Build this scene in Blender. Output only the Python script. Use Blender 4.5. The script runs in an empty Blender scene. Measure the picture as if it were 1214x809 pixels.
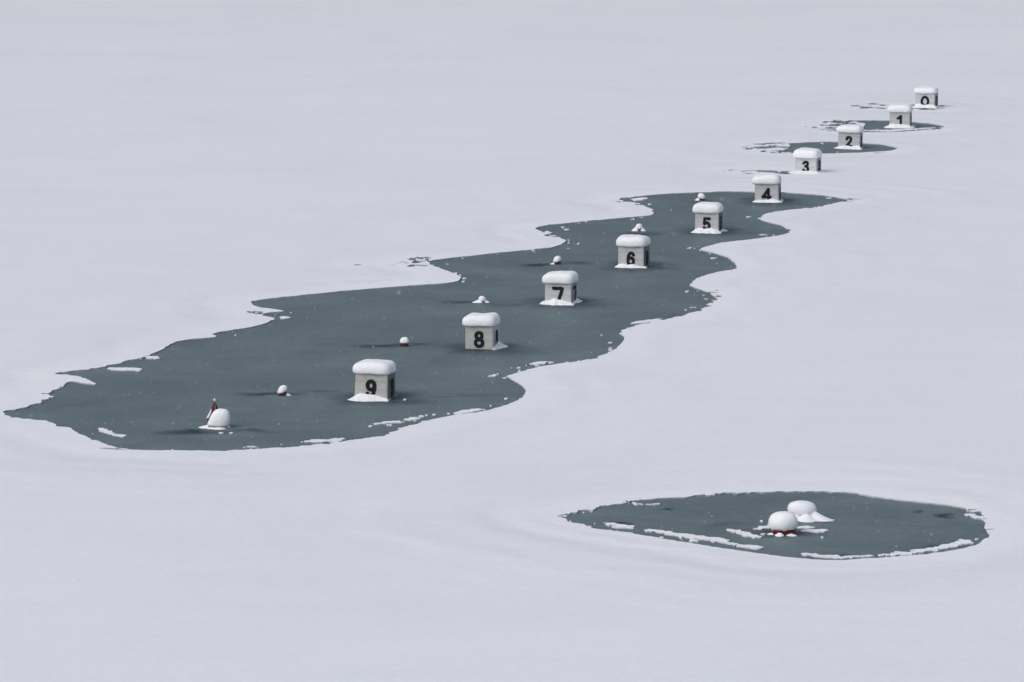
# A frozen lake in falling snow: a row of ten numbered wooden regatta boxes, lane buoys and two
# meltwater pools of dark thin ice, seen through a long lens from a high bank.
import bpy, bmesh, math, random
import numpy as np
from mathutils import Vector
from mathutils.geometry import delaunay_2d_cdt

random.seed(7)
C = bpy.context.scene
COL = C.collection
R = math.radians

# ------------------------------------------------------------------ camera / survey
H, FPX, CX, CY, YH = 21.8, 5600.0, 607.0, 404.5, -366.0
TP = (CY - YH) / FPX
PITCH = math.atan(TP)
SP, CP = math.sin(PITCH), math.cos(PITCH)

def ground(x, y):
    """photo coordinates -> place on the lake (metres); works on arrays"""
    V = (CY - y) / FPX
    t = H / (SP - V * CP)
    return (x - CX) / FPX * t, (CP + V * SP) * t

def ppm(y):
    V = (CY - y) / FPX
    return FPX * (SP - V * CP) / H        # photo pixels per metre at that row

# ------------------------------------------------------------------ noise
def _hash(ix, iy, seed):
    h = (ix.astype(np.int64) * 374761393 + iy.astype(np.int64) * 668265263 + seed * 974634777) & 0xFFFFFFFF
    h = ((h ^ (h >> 13)) * 1274126177) & 0xFFFFFFFF
    h = h ^ (h >> 16)
    return (h & 0xFFFF) / 32767.5 - 1.0

def vnoise(x, y, seed):
    x = np.asarray(x, float); y = np.asarray(y, float)
    ix = np.floor(x); iy = np.floor(y)
    fx = x - ix; fy = y - iy
    fx = fx * fx * (3 - 2 * fx); fy = fy * fy * (3 - 2 * fy)
    a = _hash(ix, iy, seed); b = _hash(ix + 1, iy, seed)
    c = _hash(ix, iy + 1, seed); d = _hash(ix + 1, iy + 1, seed)
    return (a * (1 - fx) + b * fx) * (1 - fy) + (c * (1 - fx) + d * fx) * fy

def fbm(x, y, f, octv, seed):
    s = 0.0; a = 1.0; tot = 0.0
    for o in range(octv):
        s = s + a * vnoise(np.asarray(x) * f + 17.3 * o, np.asarray(y) * f - 9.1 * o, seed + o)
        tot += a; a *= 0.55; f *= 2.07
    return s / tot

# ------------------------------------------------------------------ scene helpers
def link(o, parent=None):
    COL.objects.link(o)
    if parent: o.parent = parent
    return o

def mesh_obj(name, verts, faces, mat, parent=None, smooth=False):
    used = sorted({int(i) for f in faces for i in f})
    if len(used) < len(verts):
        mp = {k: i for i, k in enumerate(used)}
        verts = [verts[k] for k in used]; faces = [[mp[int(i)] for i in f] for f in faces]
    me = bpy.data.meshes.new(name)
    me.from_pydata([tuple(map(float, v)) for v in verts], [], [tuple(int(i) for i in f) for f in faces])
    me.materials.append(mat)
    if smooth:
        me.polygons.foreach_set('use_smooth', [True] * len(me.polygons))
    me.update()
    return link(bpy.data.objects.new(name, me), parent)

def tag(o, label=None, cat=None, group=None, kind=None):
    if label: o['label'] = label
    if cat: o['category'] = cat
    if group: o['group'] = group
    if kind: o['kind'] = kind
    return o

def empty(name, loc, rz=0.0):
    o = bpy.data.objects.new(name, None)
    o.empty_display_size = 0.3
    o.location = loc; o.rotation_euler = (0, 0, rz)
    return link(o)

def fix_normals(o):
    bm = bmesh.new(); bm.from_mesh(o.data)
    bmesh.ops.recalc_face_normals(bm, faces=bm.faces)
    bm.to_mesh(o.data); bm.free()
    return o

# ------------------------------------------------------------------ materials
def new_mat(name):
    m = bpy.data.materials.new(name); m.use_nodes = True
    nt = m.node_tree
    b = nt.nodes['Principled BSDF']
    return m, nt, b

def node(nt, t, **kw):
    n = nt.nodes.new(t)
    for k, v in kw.items(): setattr(n, k, v)
    return n

def noise_node(nt, vec, scale, detail=3.0, rough=0.55, dist=0.0):
    n = node(nt, 'ShaderNodeTexNoise')
    n.inputs['Scale'].default_value = scale; n.inputs['Detail'].default_value = detail
    n.inputs['Roughness'].default_value = rough; n.inputs['Distortion'].default_value = dist
    nt.links.new(vec, n.inputs['Vector'])
    return n.outputs['Fac']

def ramp(nt, fac, stops):
    r = node(nt, 'ShaderNodeValToRGB')
    cr = r.color_ramp
    while len(cr.elements) < len(stops): cr.elements.new(0.5)
    for e, (p, c) in zip(cr.elements, stops):
        e.position = p; e.color = (c[0], c[1], c[2], 1)
    nt.links.new(fac, r.inputs['Fac'])
    return r.outputs['Color']

def math_node(nt, op, a, b=None, c=None, clamp=False):
    n = node(nt, 'ShaderNodeMath', operation=op, use_clamp=clamp)
    for i, v in enumerate((a, b, c)):
        if v is None: continue
        if isinstance(v, (int, float)): n.inputs[i].default_value = v
        else: nt.links.new(v, n.inputs[i])
    return n.outputs[0]

def mix_col(nt, fac, a, b, mode='MIX'):
    n = node(nt, 'ShaderNodeMix', data_type='RGBA', blend_type=mode)
    ins = [i for i in n.inputs if i.enabled]
    for sock, v in ((ins[0], fac), (ins[1], a), (ins[2], b)):
        if isinstance(v, (int, float)): sock.default_value = v
        elif isinstance(v, tuple): sock.default_value = (*v, 1)
        else: nt.links.new(v, sock)
    return [o for o in n.outputs if o.enabled][0]

def bump(nt, b, height, strength, dist):
    n = node(nt, 'ShaderNodeBump')
    n.inputs['Strength'].default_value = strength; n.inputs['Distance'].default_value = dist
    nt.links.new(height, n.inputs['Height']); nt.links.new(n.outputs[0], b.inputs['Normal'])

SNOW = (0.83, 0.838, 0.86)

def mat_lake_snow():
    m, nt, b = new_mat('lake_snow')
    pos = node(nt, 'ShaderNodeNewGeometry').outputs['Position']
    big = noise_node(nt, pos, 0.09, 4.0, 0.55, 0.6)
    mid = noise_node(nt, pos, 0.7, 4.0, 0.6)
    mp = node(nt, 'ShaderNodeMapping'); nt.links.new(pos, mp.inputs[0])
    mp.inputs['Scale'].default_value = (0.12, 0.42, 1.0); mp.inputs['Rotation'].default_value = (0, 0, R(8))
    drift = noise_node(nt, mp.outputs[0], 1.0, 5.0, 0.6, 0.4)
    # slushy, settled snow is a touch greyer where water has soaked it from below
    k = math_node(nt, 'ADD', math_node(nt, 'MULTIPLY', big, 0.6), math_node(nt, 'MULTIPLY', drift, 0.4))
    col = ramp(nt, k, [(0.30, (0.80, 0.812, 0.842)), (0.52, SNOW), (0.75, (0.853, 0.858, 0.876))])
    # crisp white crust at the pool rims, a damp greyer belt a few metres back where water has soaked in
    at0 = node(nt, 'ShaderNodeAttribute', attribute_name='edge_distance').outputs['Fac']
    dw = math_node(nt, 'ADD', at0, math_node(nt, 'MULTIPLY', math_node(nt, 'SUBTRACT', noise_node(nt, pos, 0.5, 4.0), 0.5), 2.4))
    belt = ramp(nt, math_node(nt, 'DIVIDE', dw, 8.0, clamp=True), [(0.0, (.5, .5, .5)), (0.10, (.42, .42, .42)), (0.24, (0, 0, 0)), (0.5, (.12, .12, .12)), (0.95, (.22, .22, .22))])
    col = mix_col(nt, belt, mix_col(nt, 1.0, col, (0.955, 0.96, 0.968), 'MULTIPLY'), mix_col(nt, 1.0, col, (1.05, 1.045, 1.035), 'MULTIPLY'))
    grain = noise_node(nt, pos, 6.0, 3.0, 0.75)
    gc = ramp(nt, grain, [(0.25, (.92, .92, .927)), (0.75, (1.0, 1.0, 1.0))])
    col = mix_col(nt, 1.0, col, gc, 'MULTIPLY')
    nt.links.new(col, b.inputs['Base Color'])
    b.inputs['Roughness'].default_value = 0.9
    b.inputs['Specular IOR Level'].default_value = 0.15
    # freezing rings: faint ripples of old shorelines round the pools (stored per vertex while building)
    at = node(nt, 'ShaderNodeAttribute', attribute_name='shore_distance')
    warp = math_node(nt, 'MULTIPLY', noise_node(nt, pos, 0.22, 3.0), 3.2)
    dd = math_node(nt, 'ADD', at.outputs['Fac'], warp)
    ring = math_node(nt, 'SINE', math_node(nt, 'MULTIPLY', dd, 3.1))
    ring2 = math_node(nt, 'SINE', math_node(nt, 'MULTIPLY', dd, 1.27))
    fade = node(nt, 'ShaderNodeMapRange'); nt.links.new(at.outputs['Fac'], fade.inputs[0])
    fade.inputs[1].default_value = 0.6; fade.inputs[2].default_value = 11.0
    fade.inputs[3].default_value = 1.0; fade.inputs[4].default_value = 0.0
    gate = math_node(nt, 'GREATER_THAN', at.outputs['Fac'], 0.35)
    rr = math_node(nt, 'MULTIPLY', math_node(nt, 'ADD', ring, ring2), math_node(nt, 'MULTIPLY', fade.outputs[0], gate))
    rr = math_node(nt, 'MULTIPLY', rr, noise_node(nt, pos, 0.13, 2.0))
    hsum = math_node(nt, 'ADD', math_node(nt, 'MULTIPLY', rr, 0.5), math_node(nt, 'MULTIPLY', mid, 0.55))
    hsum = math_node(nt, 'ADD', hsum, math_node(nt, 'MULTIPLY', drift, 0.3))
    bump(nt, b, hsum, 1.0, 0.05)
    return m

def mat_fresh_snow():
    m, nt, b = new_mat('fresh_snow')
    tc = node(nt, 'ShaderNodeTexCoord').outputs['Object']
    n = noise_node(nt, tc, 9.0, 4.0)
    nt.links.new(ramp(nt, n, [(0.3, (0.80, 0.808, 0.835)), (0.65, (0.86, 0.865, 0.88))]), b.inputs['Base Color'])
    b.inputs['Roughness'].default_value = 0.85; b.inputs['Specular IOR Level'].default_value = 0.15
    bump(nt, b, noise_node(nt, tc, 14.0, 4.0), 0.5, 0.03)
    return m

def mat_thin_ice(patches):
    m, nt, b = new_mat('thin_ice')
    pos = node(nt, 'ShaderNodeNewGeometry').outputs['Position']
    wn = node(nt, 'ShaderNodeTexNoise'); wn.inputs['Scale'].default_value = 0.9; wn.inputs['Detail'].default_value = 4
    nt.links.new(pos, wn.inputs['Vector'])
    off = node(nt, 'ShaderNodeVectorMath', operation='MULTIPLY_ADD')
    nt.links.new(wn.outputs['Color'], off.inputs[0])
    off.inputs[1].default_value = (1.0, 1.9, 0); off.inputs[2].default_value = (-0.5, -0.95, 0)
    add = node(nt, 'ShaderNodeVectorMath', operation='ADD')
    nt.links.new(pos, add.inputs[0]); nt.links.new(off.outputs[0], add.inputs[1])
    wpos = add.outputs[0]
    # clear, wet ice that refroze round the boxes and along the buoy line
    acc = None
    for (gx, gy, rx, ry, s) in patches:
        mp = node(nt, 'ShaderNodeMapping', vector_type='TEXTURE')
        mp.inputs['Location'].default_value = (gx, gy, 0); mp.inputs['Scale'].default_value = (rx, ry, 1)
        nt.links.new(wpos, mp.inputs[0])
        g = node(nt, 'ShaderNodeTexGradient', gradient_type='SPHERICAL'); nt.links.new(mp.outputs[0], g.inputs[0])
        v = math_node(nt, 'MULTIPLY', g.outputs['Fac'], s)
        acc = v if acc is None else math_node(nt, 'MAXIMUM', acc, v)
    big = noise_node(nt, pos, 0.28, 5.0, 0.6, 0.5)
    fine = noise_node(nt, pos, 2.6, 5.0, 0.7)
    mp = node(nt, 'ShaderNodeMapping'); nt.links.new(pos, mp.inputs[0])
    mp.inputs['Scale'].default_value = (0.35, 0.9, 1.0); mp.inputs['Rotation'].default_value = (0, 0, R(-6))
    streak = noise_node(nt, mp.outputs[0], 1.1, 5.0, 0.62, 0.8)
    k = math_node(nt, 'ADD', math_node(nt, 'MULTIPLY', big, 0.36), math_node(nt, 'MULTIPLY', streak, 0.14))
    k = math_node(nt, 'ADD', k, math_node(nt, 'MULTIPLY', fine, 0.22))
    k = math_node(nt, 'ADD', k, math_node(nt, 'MULTIPLY', noise_node(nt, pos, 8.0, 2.0, 0.7), 0.28))
    col = ramp(nt, k, [(0.36, (0.094, 0.130, 0.138)), (0.5, (0.128, 0.170, 0.180)), (0.64, (0.182, 0.228, 0.238))])
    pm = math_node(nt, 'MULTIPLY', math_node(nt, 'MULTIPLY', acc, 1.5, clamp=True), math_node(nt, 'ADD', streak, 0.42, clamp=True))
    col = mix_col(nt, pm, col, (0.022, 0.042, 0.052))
    # specks of settled snow crystals frozen into the ice
    v = node(nt, 'ShaderNodeTexVoronoi'); v.inputs['Scale'].default_value = 1.5
    nt.links.new(pos, v.inputs['Vector'])
    sp = math_node(nt, 'LESS_THAN', v.outputs['Distance'], math_node(nt, 'MULTIPLY', noise_node(nt, pos, 0.6, 3.0), 0.16))
    col = mix_col(nt, math_node(nt, 'MULTIPLY', sp, 0.07), col, (0.55, 0.58, 0.6))
    nt.links.new(col, b.inputs['Base Color'])
    b.inputs['Roughness'].default_value = 0.55
    b.inputs['IOR'].default_value = 1.31
    b.inputs['Specular IOR Level'].default_value = 0.22
    bump(nt, b, math_node(nt, 'ADD', streak, math_node(nt, 'MULTIPLY', fine, 0.5)), 0.6, 0.03)
    return m

def mat_wood(name, a, c, seam=True):
    m, nt, b = new_mat(name)
    tc = node(nt, 'ShaderNodeTexCoord').outputs['Object']
    mp = node(nt, 'ShaderNodeMapping'); nt.links.new(tc, mp.inputs[0])
    mp.inputs['Scale'].default_value = (1.6, 1.6, 14.0)
    g = noise_node(nt, mp.outputs[0], 1.3, 5.0, 0.6, 0.6)
    blot = noise_node(nt, tc, 4.5, 5.0, 0.65)
    k = math_node(nt, 'ADD', math_node(nt, 'MULTIPLY', g, 0.55), math_node(nt, 'MULTIPLY', blot, 0.45))
    col = ramp(nt, k, [(0.30, a), (0.70, c)])
    if seam:   # joints between three wide boards
        sx = node(nt, 'ShaderNodeSeparateXYZ'); nt.links.new(tc, sx.inputs[0])
        fr = math_node(nt, 'FRACT', math_node(nt, 'MULTIPLY', sx.outputs['Z'], 3.45))
        ln = math_node(nt, 'LESS_THAN', fr, 0.07)
        col = mix_col(nt, math_node(nt, 'MULTIPLY', ln, 0.35), col, tuple(0.4 * x for x in a))
    nt.links.new(col, b.inputs['Base Color'])
    b.inputs['Roughness'].default_value = 0.85; b.inputs['Specular IOR Level'].default_value = 0.2
    bump(nt, b, g, 0.4, 0.01)
    return m

def mat_paint(name, a, c, rough=0.5, scale=6.0):
    m, nt, b = new_mat(name)
    tc = node(nt, 'ShaderNodeTexCoord').outputs['Object']
    n = noise_node(nt, tc, scale, 5.0, 0.6)
    nt.links.new(ramp(nt, n, [(0.3, a), (0.7, c)]), b.inputs['Base Color'])
    b.inputs['Roughness'].default_value = rough; b.inputs['Specular IOR Level'].default_value = 0.12
    return m

M_LAKE = mat_lake_snow()
M_SNOW = mat_fresh_snow()
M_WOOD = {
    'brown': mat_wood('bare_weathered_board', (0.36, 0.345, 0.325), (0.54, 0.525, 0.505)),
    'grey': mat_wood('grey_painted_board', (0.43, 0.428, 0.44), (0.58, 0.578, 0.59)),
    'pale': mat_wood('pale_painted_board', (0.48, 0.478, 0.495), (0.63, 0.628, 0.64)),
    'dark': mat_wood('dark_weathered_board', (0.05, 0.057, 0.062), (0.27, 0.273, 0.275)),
    'mid': mat_wood('mid_grey_board', (0.22, 0.223, 0.23), (0.40, 0.40, 0.405)),  # darker grey than the front boards, used on the side boards
}
M_BLACK = mat_paint('black_paint', (0.003, 0.005, 0.006), (0.008, 0.011, 0.013), 0.8)
M_RED = mat_paint('red_buoy_plastic', (0.055, 0.008, 0.007), (0.13, 0.014, 0.012), 0.55)
M_FLAG = mat_paint('red_flag_cloth', (0.095, 0.009, 0.011), (0.17, 0.016, 0.018), 0.9, 9.0)
M_ORANGE = mat_paint('ochre_float', (0.28, 0.12, 0.03), (0.40, 0.20, 0.06), 0.7)
M_POLE = mat_paint('grey_pole', (0.25, 0.25, 0.26), (0.4, 0.4, 0.41), 0.6)

# ------------------------------------------------------------------ outlines of the pools (photo survey)
MAIN = [(255.7,401),(222,404),(205,407),(190,417),(173,424),(146,430),(126,437),(104,439.5),(84,441.5),(67,444.5),
 (82,446.5),(95,448),(106,453),(116,457.5),(99,455.5),(82,453.6),(77,458),(67,463.5),(58,467.5),(48,468.5),(59,470.5),(53,477),
 (37,483),(20,485.5),(4,489),(1,491.5),(5,495),(17,497),(37,498),(62,501.5),(66,507.5),(84,508.5),(83,512),(104,521.5),(124,528.5),
 (153,535),(173,535.4),(222,536),(267,536.2),(300,534),(330,532),(352,530.8),(380,528.5),(405,524.5),(432,521),(447,519.5),(460.5,516.6),
 (470,511),(484,506.7),(509,499),(538,494),(573,489.5),(598,483),(617,475),(623.6,467),(621,459),(605,450.6),(600,447),(610,444.5),
 (622,441),(635,437),(659.5,433),(700,427.7),(720,421),(736,411),(740,403),(735,395),(745,390),(758,386.5),(783,381.6),(808,376),
 (832.5,368),(843.6,362),(850,354),(842,348),(825,343),(817.7,339.6),(822.6,333.4),(837.5,327),(854.7,322.8),(872,321),(874,317),
 (867,308.7),(854.7,303.8),(837.5,299),(829,297.4),(834,294.5),(847,291),(858,288.5),(893,284.8),(918,281.5),(934,277.5),(937.5,274),
 (927.6,269),(913,265.5),(898,261),(903,257),(915,252.4),(942,249.4),(967,247),(992,242),(1009,238),(994,235.3),(967,232),(942,230),
 (927.6,228.8),(893,228.6),(868,228),(843.6,228.6),(814,229.7),(782,231.4),(762,233.4),(745,235.6),(735,240),(752,240.8),(765.7,245.7),
 (773,249.4),(775,256.3),(757,258),(720,261),(700,262.7),(672,266),(647,268),(633.5,272),(644.6,277),(662,282),(672,286.5),
 (662,293),(642,296),(597.7,300),(548,305.5),(518.6,309),(506,311.7),(513.7,317),(533.4,322.8),(548,330),(543,335),(518.6,338),
 (472,340.8),(430,344.5),(398,347),(349,352.4),(309,356.3),(297,360),(304,365.5),(322,367.5),(339,370.4),(321.7,371.5),(307,374.5),
 (326.6,378.6),(316.7,384),(299.4,389),(249.4,396.4),(256,400)]
SMALL = [(665,612.5),(689.5,608.8),(711.8,602),(729,598.4),(758.7,594),(808,590),(872.4,586),(905,583.8),(950,584.3),(1007,585.7),
 (1036,590.6),(1089.5,597),(1131,601.5),(1149,606),(1144,611),(1152.5,616),(1167,617),(1169.5,630.5),(1173,638),(1164.6,642.7),
 (1152.5,650),(1128,655),(1089.5,660),(1026.6,664.5),(985,666.4),(950,664),(922,661.4),(872.4,654),(823,646.6),(773.6,638),(744,633),
 (704,628),(694.5,622.6),(675,619.4)]
POOL1 = [(1012,144.2),(1035,143.5),(1054,144),(1081,145.4),(1104.5,147.7),(1119.5,151),(1109,154.2),(1086,156.2),(1058,157.8),(1022,157.8),
 (1012,156.5),(1024,152),(1026,148)]
POOL2 = [(936,171),(957,169.8),(984.5,169),(1021.4,170.7),(1044.5,172.2),(1065,176.7),(1054,180),(1021.4,182.2),(975,183.2),(940,182.5),
 (925,180.5),(936,177)]
POOL3 = [(885,203.2),(906,203),(925,203.9),(946,204.2),(946,207),(930,208),(913,205.6),(897,204.8)]
def sliver(x0, y0, x1, y1, h):
    xm, ym = (x0 + x1) / 2, (y0 + y1) / 2
    return [(x0, y0), (xm - (x1 - x0) * .2, ym - h), (xm + (x1 - x0) * .2, ym - h * .8), (x1, y1), (xm, ym + h)]
SLIVERS = [sliver(*a) for a in [
 # broken slush left of the far pools
 (881,174.8,894,173.8,.5),(884,178.4,893,177.2,.5),(890,176.2,908,175.2,.55),(898,177.5,917,175,1.3),(908,172.2,922,170.6,.5),
 (914,174.2,940,176.5,.8),(918,180,942,181.6,.9),(921,171.3,934,170.4,.45),(902,180.3,911,178.6,.4),(925,173.4,934,172.6,.5),
 (959,152.2,974,153,.6),(970,153.8,980,155.4,.6),(981,154.2,996,156.2,.6),(981,149.8,994,148.6,.8),(989,147.6,1001,146.2,.5),
 (976,147,986,145.6,.35),(996,146,1014,145.2,.5),(990,151,1004,150.4,.5),(1002,145,1022,143.9,.5),
 (1015,126.2,1020,126.2,.7),(1022,127.6,1036,128.6,.7),(1034,128.2,1052,130.3,.6),(1030,124.8,1046,124.2,.5),(1043,127.2,1054,124.6,.8),
 (1079,125.8,1088,126,1.0),(1082,129.8,1106,130.2,.7),(1090,131.2,1108,130.4,.5),(1109,126.6,1121,126.2,.5),(1108,129.4,1120,129.8,.5),
 (862,203.2,878,202.6,.4),(880,206.4,896,207.4,.6),(876,204.6,888,203.8,.4),
 (904,181.8,935,182.8,.4),(1030,183.2,1052,181.4,.35),
 # soaked patches in the snow at the ragged left bay
 (422,315.5,430,315.2,.4),(488,313.2,498,312.2,.9),(496,316.2,510,316,.7),(498,307.2,512,305.8,.6),(478,313.8,486,312.8,.4),
 (482,317.4,490,316.6,.4),(503,309.8,509,308.6,.5),(846,351,856,350.2,.6),(842,347.2,853,349,.5),(728,241.2,740,240.4,.5),(752,243,760,244.2,.6),
 (1004,237.2,1012,238.6,.5),(640,273,650,276,.6),(1146,607.5,1158,605.5,.7),(1170,630,1181,628.2,.5),(1164,617.5,1173,616.6,.7),
 (118,533,152,535.2,.7),(1140,612.5,1150,608.5,.8)]]
POOLS = [MAIN, SMALL, POOL1, POOL2, POOL3] + SLIVERS

# loose strips of snow lying on the ice inside the pools: (outline, label)
def strip(pts, w):
    up = [(x, y - hw) for (x, y), hw in zip(pts, w)]
    dn = [(x, y + hw) for (x, y), hw in zip(pts, w)]
    return up + dn[::-1]
STRIPS = [
 (strip([(772,630),(800,634.5),(835,639.5),(868,645.5),(899,650.6)],[.5,1.2,1.8,1.7,.8]), 'long ragged snow strip on the ice along the front left edge of the small pool'),
 (strip([(1001,661.6),(1040,660),(1077,657.2),(1114,650.5),(1148,643.5)],[.4,1.0,1.2,1.7,2.0]), 'long curved snow strip on the ice along the front right edge of the small pool'),
 (strip([(948,657.2),(970,660.2),(992,661.4)],[.5,1.1,.6]), 'short thin snow strip at the front of the small pool between its two long strips'),
 (strip([(717,621.4),(732,624),(750,625.8)],[.8,2.0,.7]), 'small lumpy snow strip near the left tip of the small pool'),
 (strip([(865,629.2),(882,634.5),(902,638)],[.6,1.9,.6]), 'short slanting snow strip on the ice left of the two big snow covered buoys'),
 (strip([(889,628.5),(900,627.0),(915,625.8)],[.5,1.6,1.4]), 'snow strip touching the left side of the nearer big buoy'),
 (strip([(945,627.5),(958,626.5),(962,627)],[.8,1.4,.6]), 'snow patch on the ice just right of the nearer big buoy'),
 (strip([(946,630.5),(962,630.6),(976,630.6)],[.6,1.3,1.4]), 'thin snow strip on the ice right of both big buoys'),
 (strip([(133,438.3),(148,438.8),(165,439)],[.9,1.7,1.3]), 'flat snow strip off the upper left bank of the large pool'),
 (strip([(173,425.5),(181,425),(187,425.8)],[.8,1.6,.6]), 'tiny snow patch by the upper left bank of the large pool'),
 (strip([(120,511),(133,515),(149,519.8)],[1.6,1.9,.8]), 'slanting broken snow strip near the lower left bank of the large pool'),
 (strip([(449,503.4),(462,502),(476,500.6)],[.5,1.1,.7]), 'thin snow strip on the ice in front of box 9, leftmost of its broken line'),
 (strip([(481,499.3),(488,498),(494,497)],[.7,1.5,.7]), 'snow strip second from the left in the broken line in front of box 9'),
 (strip([(537,491.5),(552,489.5),(570,487.4)],[1.5,2.0,1.4]), 'widest snow strip at the right end of the broken line along the front bank'),
 (strip([(362,525),(372,524.4),(384,524.2)],[.6,1.5,.9]), 'left one of two small snow strips close to the front bank of the large pool'),
 (strip([(388,524.2),(395,523.6),(405,522.4)],[.6,1.5,.9]), 'right one of two small snow strips close to the front bank of the large pool'),
 (strip([(629,433),(638,432),(646,431)],[.7,1.6,.8]), 'small snow strip behind the right bank bulge past box 8'),
 (strip([(748,384.6),(762,382.8),(782,380.3)],[.9,1.7,1.6]), 'snow tongue beside the right bank to the right of box 7'),
 (strip([(643,275),(649,276.5),(654,277.6)],[.8,1.6,.7]), 'white snow scrap in the upper left bay near the notch'),
 (strip([(750,238),(760,236.6),(768,235.4)],[.7,1.6,.7]), 'snow scrap in the far left notch of the large pool'),
 (strip([(333,378.2),(337,377.8),(341,378)],[.7,1.1,.7]), 'tiny snow patch off the spit on the left bank of the large pool'),
 (strip([(1020,155.3),(1056,155.7),(1092,153.6),(1108,152.4)],[.3,.75,.6,.4]), 'thin white snow rim along the front of the pool round box 1'),
]
CRUMBS = [(167,426.5,2.5,.8),(440,506.3,3,.7),(500,494.6,3,.8),(506,493.8,3,.7),(515,492.8,2,.8),(600,473.8,2.5,.9),(582,482,1.5,.7),(615,437,2,.7),
 (624,434.4,2,.6),(653,430.8,3,.8),(796,249.6,2.2,.8),(770,243,2,.7),(667,270.4,2.5,.6),(672,273,4,.7),(905,279,5,.4),(845,307,4,.6),(358,525.4,2,.6),
 (903,619.2,2,1),(893,641.5,0,0),(986,618.2,2.5,.7),(975,638.5,2,.6),(705,621.8,1.5,.7),(767,630.4,3,.8),(1140,641.5,3,.8),(1158,640.5,4,.7),
 (1146,611.8,4,1.6),(905,634.6,4,.7),(912,623.4,3,1.2),(887,258,3,.5),(480,474.6,2,.6),(551,331,3,.6),(549,334.5,3,.5),(546,327,3,.5),(541,325,2.5,.4),(813,368.4,1.6,.7),(834,351,2,.6),(100,503,0,0),(1000,583.5,0,0),(922,588.3,2.4,.7),(274,514.3,2.2,.4),(262,514.5,1.4,.3)]

# ------------------------------------------------------------------ signed distance fields
def poly_ground(pts):
    a = np.array(pts, float)
    gx, gy = ground(a[:, 0], a[:, 1])
    return np.stack([gx, gy], 1)

def sdf(P, X, Y):
    """positive inside"""
    d2 = np.full(X.shape, 1e18); inside = np.zeros(X.shape, bool)
    n = len(P)
    for i in range(n):
        ax, ay = P[i]; bx, by = P[(i + 1) % n]
        ex, ey = bx - ax, by - ay
        wx, wy = X - ax, Y - ay
        t = np.clip((wx * ex + wy * ey) / (ex * ex + ey * ey + 1e-12), 0, 1)
        d2 = np.minimum(d2, (wx - ex * t) ** 2 + (wy - ey * t) ** 2)
        cond = (ay > Y) != (by > Y)
        if abs(ey) > 1e-12:
            inside ^= cond & (X < ax + (Y - ay) * ex / ey)
    d = np.sqrt(d2)
    return np.where(inside, d, -d)

def chaikin(P, k=1):
    for _ in range(k):
        Q = []
        for i in range(len(P)):
            a, b = P[i], P[(i + 1) % len(P)]
            Q += [a * 0.78 + b * 0.22, a * 0.22 + b * 0.78]
        P = np.array(Q)
    return P

STEP = 0.62
X0, X1, Y0, Y1 = -22.0, 1200.0, 116.0, 674.0
nx = int((X1 - X0) / STEP) + 1; ny = int((Y1 - Y0) / STEP) + 1
PXX, PYY = np.meshgrid(X0 + np.arange(nx) * STEP, Y0 + np.arange(ny) * STEP)
GX, GY = ground(PXX, PYY)
FIELD = np.full(GX.shape, -3.0)

def window(pts, pad_px=28, pad_py=8):
    a = np.array(pts, float)
    i0 = max(0, int((a[:, 0].min() - pad_px - X0) / STEP)); i1 = min(nx, int((a[:, 0].max() + pad_px - X0) / STEP) + 2)
    j0 = max(0, int((a[:, 1].min() - pad_py - Y0) / STEP)); j1 = min(ny, int((a[:, 1].max() + pad_py - Y0) / STEP) + 2)
    return slice(j0, j1), slice(i0, i1)

for q, p in enumerate(POOLS):
    P = poly_ground(p)
    if q == 0 or q == 1: P = chaikin(P, 1)
    w = window(p) if q < 5 else window(p, 8, 4)
    s = np.clip(sdf(P, GX[w], GY[w]), -3, 3)
    if q >= 5: s = s * 1.0 + 0.02
    FIELD[w] = np.maximum(FIELD[w], s)
# ragged melting edge: real lumps a few centimetres to a few decimetres across
rag = 0.17 * fbm(GX, GY, 1.3, 3, 11) + 0.20 * fbm(GX, GY, 4.2, 3, 23)
calm = np.clip(0.6 + 1.0 * fbm(GX, GY, 0.16, 2, 5), 0.3, 1.1)
FIELD += rag * calm
# lacy slush where the pools are freezing shut: holes between rafts of soaked snow
for zi, (zx, zy, zrx, zry, thr) in enumerate([(908, 176.6, 36, 6.6, .10), (986, 150.2, 32, 7.0, .10), (882, 204.6, 30, 3.4, .12), (1034, 127.2, 26, 3.8, .10),
                           (500, 312, 24, 6.5, .16), (750, 238.6, 22, 4.5, .2), (1150, 611, 18, 7, .2), (470, 314, 50, 2.4, .30), (1010, 238.4, 16, 2.4, .16),
                           (848, 350, 12, 5, .14), (1098, 129.6, 22, 2.6, .18), (1098, 153.2, 30, 2.4, .22), (70, 466, 14, 6, .25), (310, 372, 18, 5, .22), (655, 278, 16, 5, .2)]):
    w = window([(zx - zrx, zy - zry), (zx + zrx, zy + zry)], 4, 2)
    q = 1 - ((PXX[w] - zx) / zrx) ** 2 - ((PYY[w] - zy) / zry) ** 2
    nz = fbm(GX[w], GY[w] * 0.8, 1.5 if zi < 4 else 2.8, 4, 131)
    lace = np.where(q > 0, (nz - thr - 0.25 * (1 - np.clip(q * 2, 0, 1))) * 0.9, -3)
    FIELD[w] = np.maximum(FIELD[w], lace)
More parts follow.
